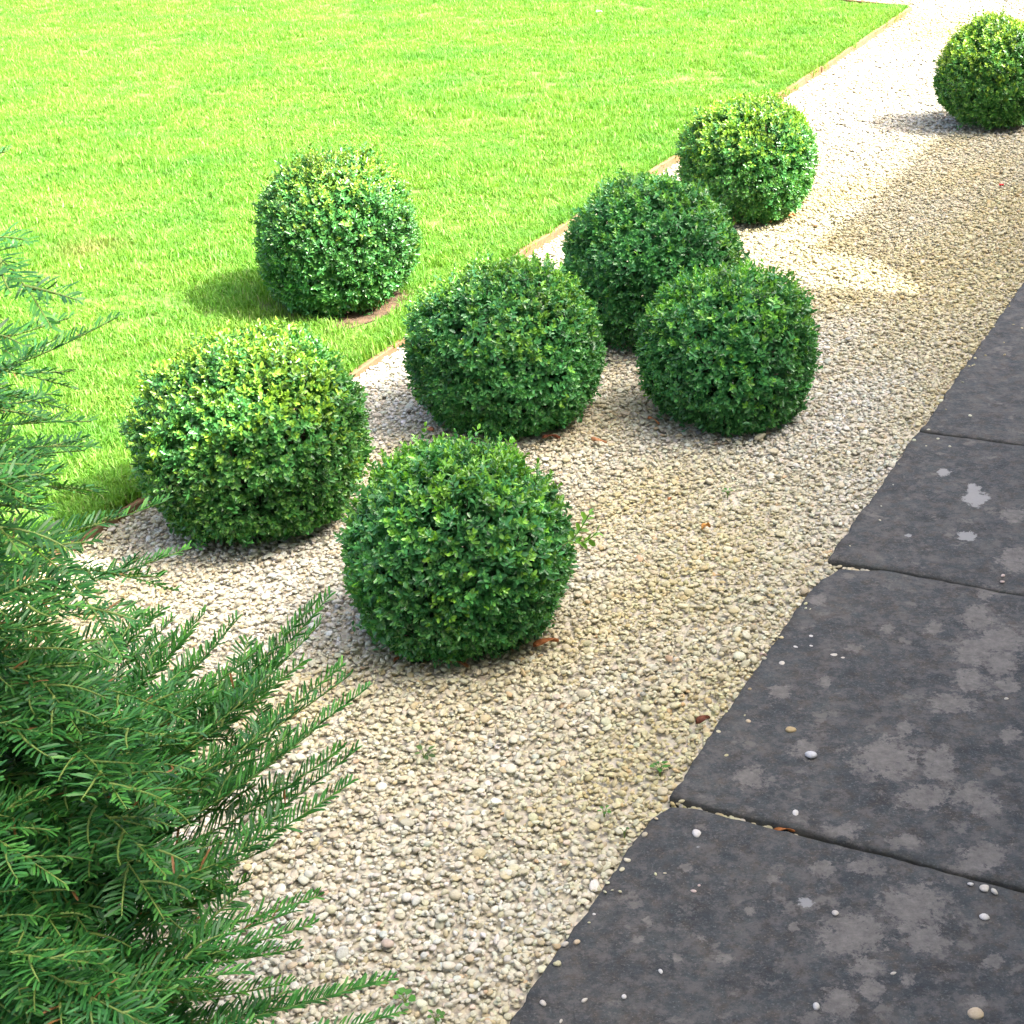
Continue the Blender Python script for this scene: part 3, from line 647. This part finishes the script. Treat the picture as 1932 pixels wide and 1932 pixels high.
# long shoots that can be followed one by one
HERO = [((150, 1560), (470, 1330), (622, 1124), 2.25, .10), ((230, 1640), (520, 1450), (694, 1297), 2.15, .10), ((250, 1700), (540, 1530), (648, 1408), 2.05, .12),
        ((60, 1480), (330, 1350), (448, 1168), 2.25, .13), ((60, 1390), (300, 1290), (385, 1158), 2.3, .12), ((130, 1560), (430, 1400), (572, 1248), 2.2, .10), ((200, 1620), (440, 1480), (545, 1390), 2.1, .12), ((-60, 720), (90, 690), (222, 598), 2.15, .03),
        ((-80, 660), (20, 655), (130, 600), 2.1, .02), ((-60, 1010), (140, 1030), (315, 945), 2.25, .08), ((-60, 1130), (120, 1130), (352, 1036), 2.3, .08), ((-50, 1160), (140, 1150), (300, 1162), 2.3, .12),
        ((-60, 800), (60, 780), (172, 795), 2.2, .07), ((-60, 870), (40, 840), (160, 850), 2.2, .08), ((-70, 480), (-20, 470), (45, 462), 2.2, .02), ((-60, 300), (-20, 290), (14, 285), 2.25, .02),
        ((200, 2000), (500, 1960), (738, 1848), 1.95, .06), ((230, 1850), (430, 1800), (600, 1690), 1.95, .10), ((200, 1900), (420, 1860), (560, 1790), 1.9, .10), ((180, 1760), (400, 1700), (510, 1600), 2.0, .12),
        ((-60, 930), (60, 900), (120, 880), 2.2, .12), ((60, 1480), (300, 1420), (420, 1300), 2.2, .15), ((100, 1300), (220, 1230), (300, 1225), 2.3, .1), ((100, 1700), (380, 1640), (500, 1560), 2.0, .14)]
def smooth_path(P, n=26, it=30):
    P = np.asarray(P); cum = np.concatenate([[0], np.cumsum(np.linalg.norm(np.diff(P, axis=0), axis=1))]); t = np.linspace(0, cum[-1], n)
    Q = np.stack([np.interp(t, cum, P[:, i]) for i in range(3)], -1)
    for k in range(it): Q[1:-1] = .5*Q[1:-1] + .25*(Q[:-2] + Q[2:])
    return Q
for p0, p1, p2, dd, sl_ in [h for h in HERO if h[2][1] > 1100 and h[2][0] > 320][:12]:
    for q_ in range(3):
        ox, oy = ry.uniform(-90, 15), ry.uniform(-30, 95); k_ = ry.uniform(.75, 1.15)
        HERO.append(((p0[0] + ox, p0[1] + oy), (p1[0] + ox, p1[1] + oy + ry.uniform(-10, 20)), (p1[0] + ox + (p2[0]-p1[0])*k_, p1[1] + oy + (p2[1]-p1[1])*k_), dd + ry.uniform(-.15, .1), sl_*1.1))
for k in range(9):                                         # bare brown limbs inside
    az = math.radians(-60 + 15*k); d = np.array([math.cos(az), math.sin(az), 0]); z1 = .25 + .11*k
    P = bez(np.array([0, 0, .02]), d*.2 + np.array([0, 0, z1*.45]), d*(.5 - .03*k) + np.array([0, 0, z1]), 10)
    link('limb', tubes_mesh('limb', [(P, np.linspace(.012, .004, 10))], 7), M['yew_bark'], yew)
for p0, p1, p2, dd, sl_ in HERO:
    b0 = at_d(*p0, dd - .02); a = YB + np.array([0, 0, np.clip(b0[2] - .12, .08, 1.35)]); e = at_d(*p2, dd); m_ = at_d(*p1, dd - .01)
    P = np.concatenate([bez(a, (a+b0)/2 + np.array([0, 0, -.01]), b0, 7)[:-1], bez(b0, 2*m_ - (b0+e)/2, e, 16)])
    yew_branch(smooth_path(P), sl_*1.5, 5 if sl_ > .05 else 2, ry.uniform(.95, 1.2), .35, sub=False, rad=.0022, lift=.22, nl=1.2)
# dense outer sprays, then a looser fringe
BND = [(560, 60), (640, 110), (760, 55), (900, 60), (1000, 130), (1120, 190), (1220, 170), (1300, 190), (1400, 240), (1500, 290), (1600, 310), (1700, 330), (1800, 350), (2000, 370)]
for k in range(104):
    fr = k >= 72; py = ry.uniform(560, 1400) if k % 3 == 0 else ry.uniform(1330, 2050)
    xb = np.interp(py, [q[0] for q in BND], [q[1] for q in BND]); px = xb - (xb + 150)*ry.random()**1.25 if not fr else xb + ry.uniform(0, 150); dd = ry.uniform(1.72, 2.3)
    e = at_d(px, py, dd)
    if e[2] < .06: e = at_d(px, py, 1.75)
    a = YB + np.array([0, 0, np.clip(e[2] - ry.uniform(-.05, .2), .06, 1.3)]); h = e - a; h[2] = 0; h = unit(h)
    sd = np.array([-h[1], h[0], 0]); L = ry.uniform(.22, .36); dr = unit(h + sd*ry.normal(0, .5) + np.array([0, 0, ry.normal(-.05, .3)]))
    b0 = e - dr*L*.6; P = np.concatenate([bez(a, (a+b0)/2, b0, 6)[:-1], bez(b0, b0 + dr*L*.3 + np.array([0, 0, .03]), e, 10)])
    tot = np.linalg.norm(np.diff(P, axis=0), axis=1).sum()
    yew_branch(smooth_path(P, 20, 8), .13 if fr else .17, 5 if fr else 11, ry.uniform(.85, 1.25), max(.2, 1 - L*1.15/tot), rad=.003)
print('needles', ncount)

# ------------------------------------------------------------------ loose pebbles on the slabs
def slab_top(u): return .0125
LOOSE = [(1128,470,8,'tiny white pebble, uppermost of the scatter on the slab with the chipped corner'),(1070,513,11,'round pale pebble left of the pair of tiny white ones on the chipped slab'),
 (1128,507,7,'tiny white pebble just below the uppermost one on the chipped slab'),(1213,543,14,'oval cream pebble, left of a touching pair on the chipped slab'),(1245,555,10,'small cream pebble at the right of a touching pair on the chipped slab'),
 (1018,575,12,'flat cream pebble with a dark band near the gravel side of the chipped slab'),(952,555,10,'greenish pebble lying right on the gravel edge of the chipped slab'),(1075,552,5,'speck of grit between the round pale pebble and the cream pair'),
 (1034,621,6,'tiny buff pebble below the banded one near the slab edge'),(893,792,11,'small buff pebble left of the rough ochre stone'),(1051,826,19,'rough ochre stone in the middle of the large chipped slab'),
 (1128,924,20,'pale grey flat pebble below the rough ochre stone'),(1266,868,9,'little bluish white chip right of the pale grey flat pebble'),(1072,1138,19,'round white pebble just above the dark open joint'),
 (697,1217,20,'white pebble just below the gravel-filled end of the open joint'),(685,1431,11,'small pinkish pebble alone on the nearest slab, left of middle'),(706,1410,6,'speck of white grit touching the small pinkish pebble'),
 (1219,1515,17,'cream pebble lying on the big lichen patch of the nearest slab'),(1785,1424,18,'larger cream pebble in the open joint near the right edge'),(1820,1437,16,'cream pebble beside the larger one in the open joint at right'),
 (1730,1406,11,'small white pebble, leftmost of three in the joint near the right edge'),(1780,1532,18,'angular white pebble on the nearest slab at far right under the joint'),(1439,1741,12,'round pale pebble beside the small lichen spots low on the nearest slab'),
 (1147,1872,16,'square white pebble at the bottom middle of the nearest slab'),(1745,1900,27,'largest loose pebble, buff, at the bottom right corner'),(560,1735,12,'white chip with a pale smear beside it on the nearest slab'),
 (423,1830,11,'small pale chip to the left below the white chip with the smear'),(273,1846,15,'cream pebble second from the gravel at the bottom edge'),(117,1858,17,'cream pebble closest to the gravel at the bottom edge of the nearest slab'),
 (201,1637,15,'pale pebble at the slab edge below its smaller neighbour'),(244,1625,12,'small buff pebble right of the pale one at the slab edge'),(310,1518,6,'tiny white grit by the gravel edge of the nearest slab'),
 (185,1922,10,'pale pebble cut by the bottom of the picture'),(1865,706,7,'tiny pebble near the right edge on the chipped slab below its lichen'),(1850,265,9,'pinkish pebble at the crack near the right edge'),(1852,242,8,'white pebble just above the pinkish one at the crack')]
rl = np.random.default_rng(91)
def stone_obj(px, py, half, label, col, z0, name='pebble', group='loose pebbles lying on the slabs', cat='pebble'):
    p = at_z(px, py, z0); s = px_size(px, py, half, z0); me = PEB[rl.integers(0, 14)].copy(); me.materials.clear(); me.materials.append(M['loose'])
    a = me.color_attributes.new('tint', 'FLOAT_COLOR', 'POINT'); c4 = np.ones((len(me.vertices), 4), np.float32); c4[:, :3] = col; a.data.foreach_set('color', c4.ravel())
    o = link(name, me); sc_ = s*rl.uniform(1.0, 1.15); o.scale = (sc_, sc_*rl.uniform(.85, 1.05), sc_*rl.uniform(.9, 1.15)); o.rotation_euler = (rl.normal(0, .1), rl.normal(0, .1), rl.uniform(0, 6.28))
    zmin = min(v.co.z for v in me.vertices)*o.scale[2]; o.location = (p[0], p[1], z0 - zmin - .001)
    return tag(o, label, cat, group)
for zx, zy, hf, lab in LOOSE:
    c = (.55, .52, .45)
    if 'white' in lab: c = (.62, .61, .57)
    if 'pink' in lab: c = (.60, .48, .42)
    if 'ochre' in lab: c = (.42, .33, .17)
    if 'buff' in lab: c = (.52, .43, .29)
    if 'grey' in lab or 'bluish' in lab: c = (.52, .54, .55)
    if 'greenish' in lab: c = (.40, .40, .30)
    stone_obj(*z2(zx, zy), hf/2, lab, c, .0105)
JO = [(640,1112,15,'whitish pebble at the gravel end of the open joint'),(668,1128,14,'flat pale chip, second from the gravel in the open joint'),(705,1134,13,'pale sliver, third stone from the gravel in the open joint'),
      (785,1152,15,'buff pebble, fourth stone from the gravel in the open joint'),(828,1163,13,'cream sliver left of the cream stone in the open joint'),(866,1173,17,'cream pebble halfway along the filled part of the joint'),(918,1193,14,'pale flat pebble left of the yellowish one in the joint'),
      (958,1205,14,'yellowish pebble touching the brown leaf in the joint'),(1112,1246,10,'pale chip in the joint right of the brown leaf')]
for zx, zy, hf, lab in JO: stone_obj(*z2(zx, zy), hf/2, lab, (.55, .51, .42) if 'buff' not in lab and 'yellow' not in lab else (.48, .40, .22), -.002, group='pebbles caught in the open joint')
for px, py, hf, lab in [(1433, 828, 15, 'large grey-green stone on the gravel in front of the broad-based box ball'), (1458, 853, 11, 'pale stone just below the large grey-green one'), (812, 811, 8, 'brick-red chip at the left foot of the middle box ball')]:
    stone_obj(px, py, hf, lab, (.62, .25, .14) if 'red' in lab else (.46, .43, .31) if 'large' in lab else (.6, .56, .48), .002, 'stone', 'bigger stones on the gravel', 'stone')

# ------------------------------------------------------------------ fallen leaves, chips, weeds
def dead_leaf(px, py, wpx, ang, col, label, z=.006, curl=.35, aspect=.42, name='fallen_leaf', cat='leaf'):
    p = at_z(px, py, z); L = px_size(px, py, wpx, z); n, k = 9, 5; V = []
    for i in range(n):
        t = i/(n-1); hw = L*aspect*.5*math.sin(math.pi*min(1, t*1.02+.01))**.75
        for j in range(k):
            s_ = (j/(k-1)-.5)*2; V.append(((t-.5)*L, s_*hw, curl*hw*abs(s_)**1.6 + .10*L*math.sin(t*3.1)*curl*2 + .004*math.sin(5*t+s_*2) + .004))
    r = np.random.default_rng(int(px)); c = np.array(col)*np.clip(r.normal(1, .15, (len(V), 1)), .6, 1.4)
    V = np.array(V); V[:, 2] -= V[:, 2].min() - .0005
    me = np_mesh(name, V, [grid_faces(n, k)], c); o = link(name, me, M['dry']); o.location = (p[0], p[1], z); o.rotation_euler = (r.normal(0, .15), r.normal(0, .15), ang)
    md = o.modifiers.new('thickness', 'SOLIDIFY'); md.thickness = .0008
    return tag(o, label, cat, 'fallen leaves and bark')
BR = (.30, .115, .04)
dead_leaf(1030, 1216, 54, .35, BR, 'orange-brown fallen leaf at the right foot of the nearest box ball', .010)
dead_leaf(958, 1222, 34, -.9, (.24, .12, .06), 'twisted brown leaf just left of the orange-brown one by the nearest ball', .008, .8)
dead_leaf(862, 1256, 48, -.35, (.20, .09, .035), 'dark brown leaf under the front of the nearest box ball', .006, .6, .28)
dead_leaf(747, 1247, 20, 1.1, (.26, .10, .05), 'small reddish leaf at the left foot of the nearest box ball', .006, .4)
dead_leaf(1326, 1361, 30, .3, (.15, .055, .03), 'dark red-brown leaf on the gravel touching the slab edge', .010, .5, .6)
dead_leaf(1130, 833, 34, -.55, (.42, .21, .10), 'tan bark chip on the gravel between the middle and broad balls', .008, .1, .38, 'bark_chip', 'bark chip')
dead_leaf(1040, 828, 36, .15, (.22, .075, .04), 'reddish leaf under the front of the middle box ball', .006, .4, .35)
dead_leaf(1232, 796, 30, -.8, (.38, .17, .07), 'orange-brown leaf at the left foot of the broad-based ball', .006, .3)
dead_leaf(1332, 998, 20, .4, (.55, .27, .07), 'bright orange dry flower remnant lying on open gravel', .008, .9, .7, 'dry_flower', 'flower')
dead_leaf(1482, 1573, 46, -.28, (.42, .16, .05), 'rust-brown leaf lodged in the open joint between slabs', -.004, .5, .3)
dead_leaf(1889, 351, 9, .2, (.65, .05, .06), 'small red petal on the gravel far right', .006, .3, .8, 'petal', 'petal')
dead_leaf(1490, 409, 24, .5, (.50, .20, .07), 'orange leaf at the right foot of the sunlit far ball', .006, .4, .4)
dead_leaf(1448, 420, 16, -.4, (.42, .18, .08), 'brown leaf in front of the sunlit far ball', .006, .5, .5)
dead_leaf(1130, 23, 12, .2, (.80, .80, .78), 'white petal lying on the lawn at the top', .05, .3, .8, 'petal', 'petal')
dead_leaf(1262, 945, 12, .9, (.35, .16, .07), 'small brown leaf scrap on the gravel right of the stray shoot', .007, .6, .6)
dead_leaf(1440, 1240, 16, -.5, (.55, .42, .35), 'pale dry leaf scrap on the gravel by the slab edge', .007, .3, .3)
def weed(px, py, wpx, nl, label, seed, tall=.5, col=(.07, .22, .03), round_=.75):
    r = np.random.default_rng(seed); p = at_z(px, py, .0); R = px_size(px, py, wpx, 0)/2
    root = tag(empty('weed', (p[0], p[1], 0)), label, 'weed', 'small weeds in the gravel')
    st, B, D, N, L = [], [], [], [], []
    for k in range(nl):
        a = k*2.4 + r.uniform(-.3, .3); q = np.array([math.cos(a), math.sin(a), 0]); rr = R*r.uniform(.25, .6); h = .006 + R*tall*r.uniform(.6, 1.2)
        e = q*rr + np.array([0, 0, h]); st.append(([np.array([0, 0, -.01]), np.array([0, 0, h*.6]) + q*rr*.3, e], np.array([.0009, .0007, .0005])))
        B.append(e); D.append(unit(q + np.array([0, 0, .15]))); N.append(unit(np.array([0, 0, 1.]) + .3*r.normal(size=3))); L.append(R*r.uniform(.5, .8))
    link('stem', tubes_mesh('stem', st, 4), M['yew_twig'], root)
    B, D, N, L = map(np.array, (B, D, N, L)); c = np.array(col)*np.clip(r.normal(1, .15, (nl, 1)), .7, 1.4)
    for k in range(nl):
        v, f, cc = leaf_blades(B[k:k+1], D[k:k+1], N[k:k+1], L[k:k+1], L[k:k+1]*round_, c[k:k+1]); link('leaf', np_mesh('leaf', v, [f], cc), M['weed'], root)
weed(1245, 1457, 32, 9, 'small bright green seedling on the gravel near the slab edge', 1)
weed(1140, 1540, 28, 7, 'faint green seedling in the gravel left of the open joint', 2)
weed(765, 1893, 44, 7, 'clover-like weed with rounded leaves at the bottom of the gravel', 3, .3, (.10, .30, .05), 1.0)
weed(822, 1930, 34, 6, 'weed half cut off by the bottom edge beside the clover-like one', 4)
weed(800, 1430, 46, 6, 'sprawling small weed on the gravel below the nearest ball', 5, .3, (.09, .17, .05), .6)
weed(1373, 935, 22, 5, 'tiny green seedling on the gravel right of the middle of the picture', 6)
weed(1178, 1575, 20, 4, 'tiny dark seedling at the corner of the nearest slab', 7, .5, (.05, .12, .03))
def dry_tuft(px, py, wpx, n, label, seed, hgt):
    r = np.random.default_rng(seed); p = at_z(px, py, .01); R = px_size(px, py, wpx, 0)/2; st = []
    for k in range(n):
        b0 = np.array([r.normal(0, R*.5), r.normal(0, R*.3), 0]); d = unit(np.array([r.normal(0, .35), r.normal(0, .35), 1])); h = hgt*r.uniform(.5, 1.1)
        st.append(([b0 - d*.008, b0 + d*h*.6, b0 + d*h + np.array([r.normal(0, .1)*h, r.normal(0, .1)*h, 0])], np.array([.0013, .001, .0004])))
    V = tubes_mesh('dry_grass', st, 4); o = link('dry_grass', V, M['straw']); o.location = (p[0], p[1], .012); tag(o, label, 'dry grass')
M['straw'] = simple('straw', [(.3, (.34, .22, .10)), (.7, (.55, .40, .20))], 30, .8)
dry_tuft(700, 583, 60, 60, 'straw-brown dry grass at the right foot of the ball on the lawn', 3, .06)
dry_tuft(1386, 420, 12, 9, 'few pale dry stalks at the left foot of the sunlit far ball', 4, .05)
